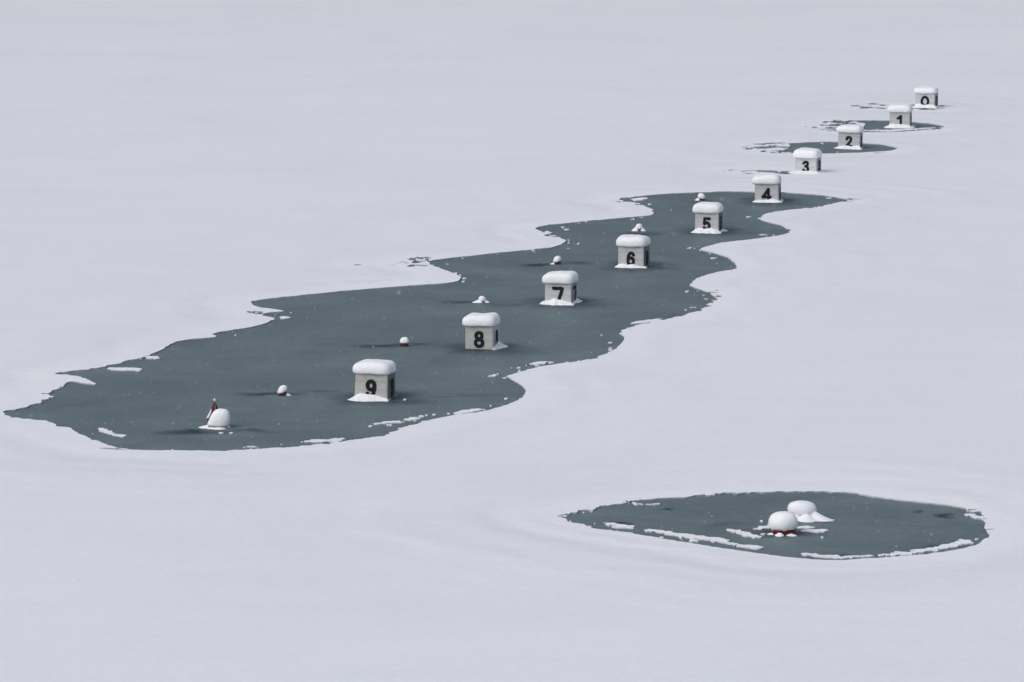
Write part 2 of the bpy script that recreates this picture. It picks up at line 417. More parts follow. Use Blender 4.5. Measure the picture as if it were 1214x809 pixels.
# fringe crumbs that broke off the edge
fr = fbm(GX, GY * 0.6, 3.6, 3, 71)
fringe = (FIELD > 0.05) & (FIELD < 0.75)
reg = fbm(GX, GY, 0.22, 2, 93)
FIELD = np.where(fringe & (fr > 0.52) & (reg > 0.15), np.minimum(FIELD, (0.52 - fr) * 0.8), FIELD)
STRIP_G = []
for pts, lab in STRIPS:
    P = poly_ground(pts); STRIP_G.append(P)
    w = window(pts, 6, 4)
    s = sdf(P, GX[w], GY[w]) + 0.75 * rag[w] + 0.13 * fbm(GX[w], GY[w], 7.5, 2, 57) + 0.02
    FIELD[w] = np.minimum(FIELD[w], -s)
for (x, y, rx, ry) in CRUMBS:
    if rx <= 0: continue
    pts = sliver(x - rx, y, x + rx, y, ry)
    w = window(pts, 5, 3)
    s = sdf(poly_ground(pts), GX[w], GY[w]) + 0.3 * rag[w]
    FIELD[w] = np.minimum(FIELD[w], -s)
FIELD[0, :] = FIELD[-1, :] = -3; FIELD[:, 0] = FIELD[:, -1] = -3

# ------------------------------------------------------------------ contours -> triangulated sheets
def contour(F, X, Y):
    """vertices and segments of F = 0"""
    ny, nx = F.shape
    S = F > 0
    cells = np.argwhere((S[:-1, :-1] != S[:-1, 1:]) | (S[:-1, :-1] != S[1:, :-1]) | (S[:-1, :-1] != S[1:, 1:]))
    verts, vid, segs = [], {}, []
    def ev(j, i, d):
        k = (j, i, d)
        if k in vid: return vid[k]
        j2, i2 = (j, i + 1) if d == 0 else (j + 1, i)
        a, b = F[j, i], F[j2, i2]
        t = min(max(a / (a - b), 0.04), 0.96)
        verts.append((X[j, i] * (1 - t) + X[j2, i2] * t, Y[j, i] * (1 - t) + Y[j2, i2] * t))
        vid[k] = len(verts) - 1
        return vid[k]
    for j, i in cells:
        j = int(j); i = int(i)
        a, b, c, d = S[j, i], S[j, i + 1], S[j + 1, i + 1], S[j + 1, i]
        e = []
        if a != b: e.append(ev(j, i, 0))
        if b != c: e.append(ev(j, i + 1, 1))
        if c != d: e.append(ev(j + 1, i, 0))
        if d != a: e.append(ev(j, i, 1))
        if len(e) == 2: segs.append((e[0], e[1]))
        elif len(e) == 4:
            if a: segs += [(e[0], e[1]), (e[2], e[3])]
            else: segs += [(e[0], e[3]), (e[1], e[2])]
    return verts, segs

def triangulate(verts, segs, extra):
    """CDT; returns points, triangles, component id and side (0 = outside) per triangle"""
    pts = [Vector(v) for v in verts] + [Vector(v) for v in extra]
    V, E, Fc, ov, oe, of = delaunay_2d_cdt(pts, segs, [], 0, 1e-7)
    con = set()
    for e, src in zip(E, oe):
        if len(src): con.add((min(e), max(e)))
    emap = {}
    for t, f in enumerate(Fc):
        for k in range(len(f)):
            a, b = f[k], f[(k + 1) % len(f)]
            emap.setdefault((min(a, b), max(a, b)), []).append(t)
    comp = [-1] * len(Fc); side = {}
    nb = [[] for _ in Fc]
    hull = []
    for e, ts in emap.items():
        if len(ts) == 2:
            c = e in con
            nb[ts[0]].append((ts[1], c)); nb[ts[1]].append((ts[0], c))
        else: hull.append(ts[0])
    seeds = [(hull[0], 0)]; nc = 0
    while seeds:
        s, sd = seeds.pop()
        if comp[s] >= 0: continue
        st = [s]; comp[s] = nc; side[nc] = sd
        while st:
            t = st.pop()
            for u, c in nb[t]:
                if comp[u] >= 0: continue
                if c: seeds.append((u, 1 - sd))
                else: comp[u] = nc; st.append(u)
        nc += 1
    return V, Fc, comp, side, con, emap

cv, cs = contour(FIELD, GX, GY)
step_pts = []
# survey points for the gentle drifts; denser near the pools
def field_at(x, y):
    # inverse of ground(): back to the survey grid
    t_y = y
    V = (t_y * SP - H * CP) / (t_y * CP + H * SP)     # from (CP+V SP) t = y, t = H/(SP - V CP)
    py = CY - V * FPX
    t = H / (SP - V * CP)
    px = x * FPX / t + CX
    i = int(round((px - X0) / STEP)); j = int(round((py - Y0) / STEP))
    if 0 <= i < nx and 0 <= j < ny: return FIELD[j, i]
    return -3.0
for gx in np.arange(-24, 40, 0.8):
    for gy in np.arange(106, 262, 0.8):
        x = gx + random.uniform(-.25, .25); y = gy + random.uniform(-.25, .25)
        if -3 <= field_at(x, y) < -0.25: step_pts.append((x, y))
for gx in np.arange(-120, 130, 6.0):
    for gy in np.arange(-30, 560, 6.0):
        if -24 < gx < 40 and 106 < gy < 262: continue
        step_pts.append((gx + random.uniform(-2, 2), gy + random.uniform(-2, 2)))
FAR = 1500.0
step_pts += [(-FAR, -FAR), (FAR, -FAR), (FAR, FAR), (-FAR, FAR), (0, FAR), (0, -FAR), (-FAR, 0), (FAR, 0)]
V2, TRI, COMP, SIDE, CON, EMAP = triangulate(cv, cs, step_pts)
VX = np.array([v[0] for v in V2]); VY = np.array([v[1] for v in V2])
# distance to the large shores, for drift height and freezing rings
SH = np.full(len(VX), 1e9)
for p in (MAIN, SMALL, POOL1, POOL2, [(1040,124),(1120,126),(1120,131),(1020,128)]):
    P = poly_ground(p)
    near = np.ones(len(VX), bool)
    SH = np.minimum(SH, np.maximum(-sdf(P, VX, VY), 0))
from mathutils.kdtree import KDTree
kd = KDTree(len(cv))
for i, p in enumerate(cv): kd.insert((p[0], p[1], 0), i)
kd.balance()
ED = np.array([kd.find((x, y, 0))[2] for x, y in zip(VX, VY)])
lift = np.clip(ED / 4.0, 0, 1); lift = lift * lift * (3 - 2 * lift)
VZ = 0.042 + lift * (0.05 + 0.06 * fbm(VX, VY, 0.09, 3, 41) + 0.02 * fbm(VX, VY, 0.5, 2, 47))
is_con = np.zeros(len(VX), bool)
for a, b in CON: is_con[a] = is_con[b] = True
VZ[is_con] = 0.042

# inward direction (into the snow) at every shore vertex
INW = np.zeros((len(VX), 2))
for (a, b) in CON:
    for t in EMAP.get((a, b), []):
        if SIDE[COMP[t]] != 0: continue
        f = TRI[t]; cxm = sum(VX[k] for k in f) / 3; cym = sum(VY[k] for k in f) / 3
        nx_, ny_ = -(VY[b] - VY[a]), VX[b] - VX[a]
        L = math.hypot(nx_, ny_) or 1
        if nx_ * (cxm - VX[a]) + ny_ * (cym - VY[a]) < 0: nx_, ny_ = -nx_, -ny_
        for k in (a, b): INW[k] += (nx_ / L, ny_ / L)
LN = np.hypot(INW[:, 0], INW[:, 1]); LN[LN < 1e-6] = 1
INW /= LN[:, None]

def sheet(name, tris, mat, top, undercut, attr=True):
    vm, verts, faces, sd, se = {}, [], [], [], []
    def tv(k):
        if k not in vm:
            vm[k] = len(verts); verts.append((VX[k], VY[k], top[k])); sd.append(SH[k]); se.append(ED[k])
        return vm[k]
    wall = {}
    def wv(k):
        if k not in wall:
            wall[k] = len(verts); verts.append((VX[k], VY[k], top[k])); sd.append(SH[k]); se.append(ED[k])
        return wall[k]
    low = {}
    def lv(k):
        if k not in low:
            low[k] = len(verts)
            verts.append((VX[k] + INW[k, 0] * undercut, VY[k] + INW[k, 1] * undercut, -0.012)); sd.append(SH[k]); se.append(ED[k])
        return low[k]
    for t in tris:
        f = list(TRI[t])
        ar = (VX[f[1]] - VX[f[0]]) * (VY[f[2]] - VY[f[0]]) - (VX[f[2]] - VX[f[0]]) * (VY[f[1]] - VY[f[0]])
        if ar < 0: f = f[::-1]
        faces.append([tv(k) for k in f])
        for k in range(3):
            a, b = f[k], f[(k + 1) % 3]
            if (min(a, b), max(a, b)) in CON: faces.append([wv(b), wv(a), lv(a), lv(b)])
    o = mesh_obj(name, verts, faces, mat)
    if attr:
        at = o.data.attributes.new('shore_distance', 'FLOAT', 'POINT')
        at.data.foreach_set('value', np.array(sd, np.float32))
        at = o.data.attributes.new('edge_distance', 'FLOAT', 'POINT')
        at.data.foreach_set('value', np.array(se, np.float32))
    return o

groups = {}
for t, c in enumerate(COMP):
    if SIDE[c] == 0: groups.setdefault(c, []).append(t)
main_c = COMP[[ts[0] for e, ts in EMAP.items() if len(ts) == 1][0]]
g = sheet('ground', groups.pop(main_c), M_LAKE, VZ, 0.03)
g.data.polygons.foreach_set('use_smooth', [len(p.vertices) == 3 for p in g.data.polygons])
tag(g, kind='structure')

ISLE = np.full(len(VX), 0.034)
strips_t = [[] for _ in STRIPS]; rest = []
for c, ts in groups.items():
    xs = np.array([VX[k] for t in ts for k in TRI[t]]); ys = np.array([VY[k] for t in ts for k in TRI[t]])
    best, bd = None, 0.0
    for i, P in enumerate(STRIP_G):
        s = sdf(P, xs, ys).max()
        if s > -0.12 and (best is None or s > bd): best, bd = i, s
    if best is None: rest += ts
    else: strips_t[best].append(ts)
for i, ts in enumerate(strips_t):
    if not ts: continue
    ts.sort(key=len, reverse=True)
    for extra in ts[1:]: rest += extra
    ts = ts[0]
    o = sheet('snow_strip', ts, M_SNOW, ISLE, 0.012, False)
    tag(o, STRIPS[i][1], 'snow strip', 'loose strips of snow on the dark ice')
if rest:
    tag(sheet('snow_crumbs', rest, M_SNOW, ISLE, 0.01, False), 'scattered crumbs of snow along the ragged ice edges', 'snow crumbs', kind='stuff')

# ------------------------------------------------------------------ the ice of the pools
BOXES = [ # digit, left px, right px, base row, side finish, front finish
 (9, 421.0, 458.6, 474.4), (8, 551.7, 584.5, 414.8), (7, 646.0, 677.0, 360.6), (6, 732.9, 762.8, 317.3), (5, 824.0, 851.7, 275.8),
 (4, 895.0, 922.8, 240.0), (3, 942.8, 967.9, 206.6), (2, 993.4, 1019.0, 176.7), (1, 1054.5, 1078.4, 151.7), (0, 1085.3, 1107.7, 128.9)]
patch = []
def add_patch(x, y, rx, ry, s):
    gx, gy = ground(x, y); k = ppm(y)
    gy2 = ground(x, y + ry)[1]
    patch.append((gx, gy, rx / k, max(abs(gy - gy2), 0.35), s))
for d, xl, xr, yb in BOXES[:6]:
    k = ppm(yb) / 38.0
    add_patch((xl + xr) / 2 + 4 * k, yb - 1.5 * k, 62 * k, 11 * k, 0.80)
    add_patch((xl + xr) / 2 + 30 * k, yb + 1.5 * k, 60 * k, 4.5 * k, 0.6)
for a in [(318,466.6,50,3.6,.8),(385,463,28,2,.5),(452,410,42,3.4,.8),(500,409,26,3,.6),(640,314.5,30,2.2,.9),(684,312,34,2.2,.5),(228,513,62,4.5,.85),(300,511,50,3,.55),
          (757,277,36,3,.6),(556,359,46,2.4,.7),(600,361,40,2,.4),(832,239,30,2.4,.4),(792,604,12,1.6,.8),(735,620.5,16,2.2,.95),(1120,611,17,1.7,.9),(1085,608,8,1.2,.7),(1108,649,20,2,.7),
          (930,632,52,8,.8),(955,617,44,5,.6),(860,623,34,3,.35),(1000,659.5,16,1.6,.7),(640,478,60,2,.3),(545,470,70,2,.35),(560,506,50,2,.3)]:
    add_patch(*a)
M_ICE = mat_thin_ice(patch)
S = 1450.0
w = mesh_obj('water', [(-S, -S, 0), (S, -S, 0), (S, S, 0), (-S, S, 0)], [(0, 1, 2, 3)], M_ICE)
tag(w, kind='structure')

# ------------------------------------------------------------------ digits
def ring(cx, cy, rx, ry, n=28):
    return [(cx + rx * math.cos(2 * math.pi * i / n), cy + ry * math.sin(2 * math.pi * i / n)) for i in range(n + 1)]
SIX = [ring(.31, .325, .19, .225), [(.125, .33), (.125, .52), (.155, .70), (.22, .83), (.33, .88), (.43, .85), (.49, .75)]]
GLYPH = {
 0: [ring(.31, .5, .265, .375)],
 1: [[(.41, .875), (.41, .12)], [(.39, .84), (.27, .75), (.15, .70)], [(.33, .86), (.44, .88)]],
 2: [[(.12, .70), (.16, .81), (.25, .875), (.35, .875), (.45, .81), (.48, .70), (.45, .58), (.36, .44), (.24, .29), (.14, .13)], [(.13, .125), (.5, .125)]],
 3: [[(.13, .75), (.2, .85), (.31, .88), (.42, .84), (.46, .72), (.41, .59), (.29, .54)], [(.29, .53), (.43, .47), (.49, .31), (.43, .17), (.3, .12), (.18, .15), (.12, .25)]],
 4: [[(.46, .875), (.46, .12)], [(.44, .875), (.22, .55), (.03, .30)], [(.03, .29), (.60, .29)]],
 5: [[(.5, .88), (.16, .88)], [(.16, .88), (.14, .52)], [(.14, .53), (.26, .60), (.38, .585), (.47, .48), (.49, .33), (.43, .18), (.3, .12), (.18, .15), (.12, .24)]],
 6: SIX,
 7: [[(.02, .88), (.58, .88)], [(.575, .88), (.51, .62), (.42, .32), (.36, .10)]],
 8: [ring(.31, .705, .175, .188), ring(.31, .295, .215, .195)],
 9: [[(.62 - x, 1 - y) for x, y in l] for l in SIX],
}
def digit_mesh(d, height, depth=0.008, half=0.106):
    n = 72
    xs = np.linspace(-.26, .88, int(n * 1.14)); ys = np.linspace(-.06, 1.06, int(n * 1.12))
    X, Y = np.meshgrid(xs, ys)
    D = np.full(X.shape, 9.0)
    for line in GLYPH[d]:
        for (ax, ay), (bx, by) in zip(line[:-1], line[1:]):
            ex, ey = bx - ax, by - ay
            t = np.clip(((X - ax) * ex + (Y - ay) * ey) / (ex * ex + ey * ey + 1e-12), 0, 1)
            D = np.minimum(D, np.hypot(X - ax - ex * t, Y - ay - ey * t))
    F = half - D + 0.012 * vnoise(X * 9, Y * 9, d)      # hand-cut edges
    cvv, css = contour(F, X, Y)
    V, T, comp, side, con, em = triangulate(cvv, css, [(-1, -1), (2, -1), (2, 2), (-1, 2)])
    verts, faces = [], []
    N = len(V)
    for z in (depth, 0.0):
        verts += [((v[0] - .31) * height, -z, v[1] * height) for v in V]
    keep = [t for t in range(len(T)) if side[comp[t]] == 1]
    for t in keep:
        f = list(T[t]); faces.append(f)
        for k in range(3):
            a, b = f[k], f[(k + 1) % 3]
            if (min(a, b), max(a, b)) in con: faces.append([a, a + N, b + N, b])
    used = sorted({k for f in faces for k in f}); mp = {k: i for i, k in enumerate(used)}
    return [verts[k] for k in used], [[mp[k] for k in f] for f in faces]

# ------------------------------------------------------------------ snow shapes
def cap_mesh(hx, hy, z0, z1, rot, seed, sag=0.0, lean=0.0, power=5.0):
    """a fat rounded cushion of snow with a flat underside"""
    prof = [(0.0, .05), (.62, .05), (.86, .03), (.95, -.02), (.985, 0.05), (1.0, .18), (1.0, .34), (.985, .50), (.95, .65), (.89, .78), (.80, .88), (.68, .945), (.5, .98), (.25, 1.0), (0.0, 1.0)]
    n = 56; verts, faces = [], []
    for q, (r, t) in enumerate(prof):
        for i in range(n):
            a = 2 * math.pi * (i + .5) / n
            pw = power if r > .5 else 3.5
            c, s = math.cos(a), math.sin(a)
            k = (abs(c) ** pw + abs(s) ** pw) ** (-1 / pw)
            x, y = c * k, s * k
            wob = 1 + 0.022 * float(vnoise(math.cos(a) * 1.7 + seed * 3.1, math.sin(a) * 1.7 + t, seed))
            px, py = x * r * hx * wob, y * r * hy * wob
            z = z0 + (z1 - z0) * t
            if t > .3:
                z += (0.024 * float(vnoise(px * 2.2 + seed, py * 2.2, seed + 3)) + .012 * float(vnoise(px * 6 + seed, py * 6, seed + 4)) + lean * px) * (t - .3) / .7
            else:
                z -= sag * (0.5 + 0.5 * float(vnoise(a * 2.5, seed * 1.3, seed + 8))) * (1 if r > .8 else 0)
            verts.append((px, py, z))
    for q in range(len(prof) - 1):
        for i in range(n):
            j = (i + 1) % n
            faces.append([q * n + i, q * n + j, (q + 1) * n + j, (q + 1) * n + i])
    return verts, faces

def lerp_list(L, u):
    u = min(max(u, 0), 1) * (len(L) - 1); i = min(int(u), len(L) - 2); f = u - i
    return L[i] * (1 - f) + L[i + 1] * f

def skirt_mesh(hx, hy, spec, seed):
    """snow banked against the foot of a box; spec = per side (heights, extents)"""
    n = 120; K = 7; verts, faces = [], []
    sides = [('front', (-hx, -hy), (hx, -hy), (0, -1)), ('right', (hx, -hy), (hx, hy), (1, 0)),
             ('back', (hx, hy), (-hx, hy), (0, 1)), ('left', (-hx, hy), (-hx, -hy), (-1, 0))]
    pts = []
    per = n // 4
    for si, (nm, a, b, nn) in enumerate(sides):
        hs, es = spec.get(nm, ([.03, .03], [.04, .04]))
        for i in range(per):
            u = (i + .5) / per
            x, y = a[0] * (1 - u) + b[0] * u, a[1] * (1 - u) + b[1] * u
            # normals splay at the corners so the bank wraps round them
            pn, nnx = sides[si - 1][3], sides[(si + 1) % 4][3]
            wl = max(0, .5 - u * 4) ; wr = max(0, .5 - (1 - u) * 4)
            vx, vy = nn[0] + pn[0] * wl * 2 + nnx[0] * wr * 2, nn[1] + pn[1] * wl * 2 + nnx[1] * wr * 2
            L = math.hypot(vx, vy)
            h, e = lerp_list(hs, u), lerp_list(es, u)
            h *= .85 + .2 * float(vnoise(si * 5 + u * 6, seed * 2.7, seed)); e *= .68 + .22 * float(vnoise(si * 5 + u * 7, seed * 1.9, seed + 5))
            pts.append((x, y, vx / L, vy / L, max(h, .004), max(e, .006)))
    m = len(pts)
    for k in range(K):
        t = k / (K - 1)
        for i, (x, y, ux, uy, h, e) in enumerate(pts):
            z = h * (1 - t) ** 1.7 + .022 * (1 - t ** 5) - .004 * (t >= 1)
            z += .012 * float(vnoise(x * 7 + ux * t * 3 + seed, y * 7 + uy * t * 3, seed + 2)) * t * (1 - t) * 4
            dd = -0.012 + (e + .012) * t
            verts.append((x + ux * dd, y + uy * dd, z))
    for k in range(K - 1):
        for i in range(m):
            j = (i + 1) % m
            if max(pts[i][5], pts[j][5]) < .0235: continue
            faces.append([k * m + i, k * m + j, (k + 1) * m + j, (k + 1) * m + i])
    return verts, faces

def box_mesh(hx, hy, h, flare, bev=0.018):
    bm = bmesh.new()
    bmesh.ops.create_cube(bm, size=2.0)
    for v in bm.verts:
        k = 1 + flare * (1 if v.co.z < 0 else 0)
        v.co = (v.co.x * hx * k, v.co.y * hy * k, (v.co.z + 1) / 2 * h)
    bmesh.ops.bevel(bm, geom=bm.edges[:], offset=bev, segments=2, affect='EDGES')
    me = bpy.data.meshes.new('box_body'); bm.to_mesh(me); bm.free()
    return me

YAWS = {9: 13.7, 8: 13.0, 7: 14.7, 6: 16.2, 5: 12.4, 4: 10.0, 3: 17.1, 2: 12.2, 1: 10.5, 0: 16.8}
E0 = [.02, .02]
SPEC = {
 9: dict(front=([.10, .20, .22, .20, .10, .05], [.38, .55, .52, .42, .34, .22]), left=([.05, .06], [.10, .17]), right=([.03, .02, .01], [.05, .02, .02]), back=(E0, [.1, .1])),
 8: dict(front=([.01, .01, .01, .02], [.02, .02, .02, .02]), left=([.02, .03], [.02, .02]), right=([.04, .26, .30, .20], [.05, .22, .34, .46]), back=([.1, .05], [.2, .1])),
 7: dict(front=([.08, .16, .22, .22, .12, .06], [.30, .50, .58, .52, .42, .34]), left=([.05, .07], [.25, .36]), right=([.05, .05, .12, .16], [.14, .10, .26, .40]), back=(E0, [.1, .1])),
 6: dict(front=([.12, .16, .13, .15, .05, .02], [.26, .34, .24, .34, .12, .06]), left=([.05, .1], [.10, .2]), right=([.07, .01, .01], [.2, .02, .02]), back=(E0, [.1, .1])),
 5: dict(front=([.14, .18, .15, .18, .17, .10], [.38, .50, .44, .52, .5, .38]), left=([.06, .1], [.16, .24]), right=([.10, .02, .07, .08], [.22, .05, .30, .36]), back=(E0, [.1, .1])),
 4: dict(front=([.05, .12, .08, .13, .14, .06], [.16, .34, .2, .34, .4, .28]), left=([.04, .06], [.1, .2]), right=([.08, .02, .08], [.30, .05, .25]), back=(E0, [.1, .1])),
 3: dict(front=([.08, .10, .10, .10, .09], [.5, .6, .6, .6, .6]), left=([.08, .08], [.4, .5]), right=([.08, .08, .08], [.5, .5, .5]), back=([.08, .08], [.5, .5])),
 2: dict(front=([.09, .16, .18, .13, .16, .18], [.22, .40, .36, .26, .40, .40]), left=([.04, .08], [.14, .3]), right=([.10, .03, .04], [.22, .08, .12]), back=(E0, [.1, .1])),
 1: dict(front=([.16, .20, .18, .19, .19, .14], [.48, .55, .50, .50, .50, .40]), left=([.08, .12], [.30, .42]), right=([.14, .03, .1], [.40, .08, .36]), back=(E0, [.1, .1])),
 0: dict(front=([.17, .19, .17, .20, .18, .16], [.28, .32, .26, .32, .28, .24]), left=([.06, .1], [.10, .15]), right=([.15, .1, .1], [.2, .2, .3]), back=(E0, [.1, .1])),
}
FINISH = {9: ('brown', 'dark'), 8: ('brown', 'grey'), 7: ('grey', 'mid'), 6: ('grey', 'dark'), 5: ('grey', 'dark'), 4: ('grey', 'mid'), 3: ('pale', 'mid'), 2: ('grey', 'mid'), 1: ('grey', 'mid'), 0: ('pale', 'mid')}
FACE_H = {9: .83, 8: .81, 7: .76, 6: .83, 5: .81, 4: .80, 3: .76, 2: .79, 1: .80, 0: .82}
CAPTOP = {9: 1.17, 8: 1.16, 7: 1.12, 6: 1.19, 5: 1.18, 4: 1.17, 3: 1.13, 2: 1.11, 1: 1.14, 0: 1.11}
LABEL = {
 9: 'bare wood box with black number 9 on dark ice, snow banked at its foot',
 8: 'weathered bare wood box with black number 8 and almost no snow at its front foot',
 7: 'grey box with black number 7 on a wide flat apron of snow',
 6: 'grey box with black number 6 and dark side board, behind box 7',
 5: 'grey box with black number 5 with a small snowy buoy right behind it',
 4: 'snow capped box with black number 4 at the far end of the large pool',
 3: 'pale box with black number 3 standing in the snow with no open ice before it',
 2: 'snow capped box with black number 2 in its own narrow pool',
 1: 'snow capped box with black number 1 in the second farthest pool',
 0: 'farthest pale box with black number 0 standing in snow',
}
for d, xl, xr, yb in BOXES:
    YAW = -R(YAWS[d])
    gx, gy = ground((xl + xr) / 2, yb)
    k = ppm(yb)
    view = math.atan2(gx, gy)
    wdt = (xr - xl) / k / math.cos(-YAW - view)
    hx, hy = wdt / 2, 0.455
    cx = gx + math.sin(-YAW) * hy; cy = gy + math.cos(-YAW) * hy
    root = empty('numbered_box', (cx, cy, 0), YAW)
    root.rotation_euler = (R(random.uniform(-.8, .8)), R(random.uniform(-1.1, 1.1)), YAW)     # each floats a little out of true
    tag(root, LABEL[d], 'numbered box', 'numbered wooden boxes in a row across the frozen lake')
    top = FACE_H[d] + 0.05
    me = box_mesh(hx, hy, top, 0.045 if d == 9 else 0.012)
    me.materials.append(M_WOOD[FINISH[d][0]])
    link(bpy.data.objects.new('box_body', me), root)
    # side board, nailed on between the corner edges
    bm = bmesh.new(); bmesh.ops.create_cube(bm, size=1.0)
    for v in bm.verts: v.co = (hx * 1.006 + (v.co.x + .5) * .014, v.co.y * (2 * hy - .10), .03 + (v.co.z + .5) * (top - .06))
    if d == 9:
        for v in bm.verts: v.co.x += .022 * (1 - v.co.z / top)
    bmesh.ops.bevel(bm, geom=bm.edges[:], offset=.005, segments=1, affect='EDGES')
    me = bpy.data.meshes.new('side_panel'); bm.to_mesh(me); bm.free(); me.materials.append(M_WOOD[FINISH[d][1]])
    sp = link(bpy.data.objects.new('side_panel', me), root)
    if FINISH[d][1] == 'dark': sp['label'] = 'dark side board'  # side board much darker than the front
    dv, df = digit_mesh(d, {0: .63, 1: .59, 9: .585}.get(d, .575))
    zb = 0.055
    fl = 0.045 if d == 9 else 0.012
    num = fix_normals(mesh_obj('number', dv, df, M_BLACK, root))
    num.location = (0.0, -hy * (1 + fl) - 0.003, zb)
    if d == 9: num.rotation_euler = (-math.atan(hy * fl / top), 0, 0); num.location.y -= .001
    num2 = bpy.data.objects.new('number', num.data); link(num2, root)
    num2.location = (hx * 1.006 + .014 + .006 + (.022 if d == 9 else 0), 0.0, zb); num2.rotation_euler = (0, 0, R(90))
    cv_, cf = cap_mesh(hx + .105, hy + .105, FACE_H[d], CAPTOP[d], 0, 100 + d, 0.03, lean=[.01, .0, .02, .0, .03, -.01, .0, .03, .05, .02][d])
    cap = fix_normals(mesh_obj('snow_cap', cv_, cf, M_SNOW, root, True))
    cap.location = (-.035, 0, 0)
    sv, sf = skirt_mesh(hx * (1 + fl), hy * (1 + fl), SPEC[d], 200 + d)
    sk = fix_normals(mesh_obj('snow_skirt', sv, sf, M_SNOW, root, True))
    if d in (3, 0): sk.location.z = 0.045

# ------------------------------------------------------------------ buoys
def lathe(prof, n=28, seed=0, wob=0.0, tilt=(0, 0), sq=2.0):
    verts, faces = [], []
    for q, (r, z) in enumerate(prof):
        for i in range(n):
            a = 2 * math.pi * i / n
            c, s = math.cos(a), math.sin(a)
            k = (abs(c) ** sq + abs(s) ** sq) ** (-1 / sq)
            w_ = 1 + wob * float(vnoise(c * 1.5 + seed, s * 1.5 + z * 2, seed))
            x, y = c * r * k * w_, s * r * k * w_
            verts.append((x, y, z + tilt[0] * x + tilt[1] * y))
    for q in range(len(prof) - 1):
        for i in range(n):
            j = (i + 1) % n
            faces.append([q * n + i, q * n + j, (q + 1) * n + j, (q + 1) * n + i])
    return verts, faces

def skirt_round(r0, lobes, seed, h=.06, n=48):
    """low snow round a buoy; lobes = (angle, reach, height, half width)"""
    verts, faces, reach = [], [], []; K = 6
    for k in range(K):
        t = k / (K - 1)
        for i in range(n):
            a = 2 * math.pi * i / n
            e, hh = .012, .005
            for (la, re, lh, hw) in lobes:
                da = abs((a - la + math.pi) % (2 * math.pi) - math.pi)
                f = max(0, 1 - (da / hw) ** 2)
                e = max(e, re * f ** .7); hh = max(hh, lh * f)
            e *= 1 + .2 * float(vnoise(a * 3, seed * 1.7, seed))
            rr = r0 * .9 + (e + r0 * .1) * t
            z = hh * (1 - t) ** 1.4 + .02 * (1 - t ** 4) - .004 * (t >= 1)
            if k == 0: reach.append(e)
            verts.append((math.cos(a) * rr, math.sin(a) * rr, z))
    for k in range(K - 1):
        for i in range(n):
            j = (i + 1) % n
            if max(reach[i], reach[j]) < .025: continue
            faces.append([k * n + i, k * n + j, (k + 1) * n + j, (k + 1) * n + i])
    return verts, faces

def small_buoy(x, y, wpx, hpx, cut, tilt, lobes, label, seed):
    gx, gy = ground(x, y); k = ppm(y)
    r = wpx / k / 2; hgt = hpx / k
    gy += r
    root = empty('lane_buoy', (gx, gy, 0))
    tag(root, label, 'buoy', 'small red lane buoys under snow')
    rb = r * .93
    prof = [(0.0, -.05), (rb * .7, -.04), (rb * .92, .0), (rb, rb * .45), (rb * .98, rb * .8), (rb * .75, rb * 1.35), (rb * .35, rb * 1.6), (0, rb * 1.65)]
    bv, bf = lathe(prof, 24, seed, 0.0)
    fix_normals(mesh_obj('buoy_ball', bv, bf, M_RED, root, True))
    c0 = hgt * cut
    prof = [(0, c0 + .02), (r * .9, c0 + .01), (r * 1.02, c0), (r * 1.06, c0 + (hgt - c0) * .22), (r * 1.0, c0 + (hgt - c0) * .5), (r * .82, c0 + (hgt - c0) * .76), (r * .5, c0 + (hgt - c0) * .94), (r * .2, hgt), (0, hgt)]
    bv, bf = lathe(prof, 28, seed + 5, 0.07, tilt)
    fix_normals(mesh_obj('snow_cap', bv, bf, M_SNOW, root, True))
    if lobes:
        bv, bf = skirt_round(rb, lobes, seed + 9)
        fix_normals(mesh_obj('snow_skirt', bv, bf, M_SNOW, root, True))
    return root
PI = math.pi
small_buoy(334.6, 469.8, 11.0, 12.0, .30, (.32, .0), [(.05, .14, .07, .5)], 'small red buoy with a snow dome on the ice to the left of box 9', 1)
small_buoy(479.4, 411.4, 10.6, 11.0, .36, (.03, .0), [], 'small red buoy with a neat snow dome left of box 8', 2)
small_buoy(571.6, 359.2, 8.6, 7.6, .24, (-.1, .05), [(PI, .24, .09, 1.0), (PI * 1.5 - .75, .12, .10, .8), (.1, .16, .10, .8)], 'low snow covered buoy with snow wings to the left of box 7', 3)
small_buoy(660.7, 313.9, 9.0, 9.8, .30, (.22, .0), [(PI, .16, .06, .6)], 'small red buoy with tilted snow dome left of box 6 and above box 7', 4)
small_buoy(757.6, 274.2, 8.4, 8.4, .22, (.05, 0), [(PI, .17, .17, 1.15), (0, .15, .17, 1.1), (PI * 1.5 - .9, .08, .12, .6)], 'cone of snow over a small buoy directly behind box 6', 5)
small_buoy(832.0, 238.0, 8.6, 8.2, .24, (-.15, 0), [(PI, .16, .12, .9)], 'tiny snow covered buoy just behind box 5', 6)

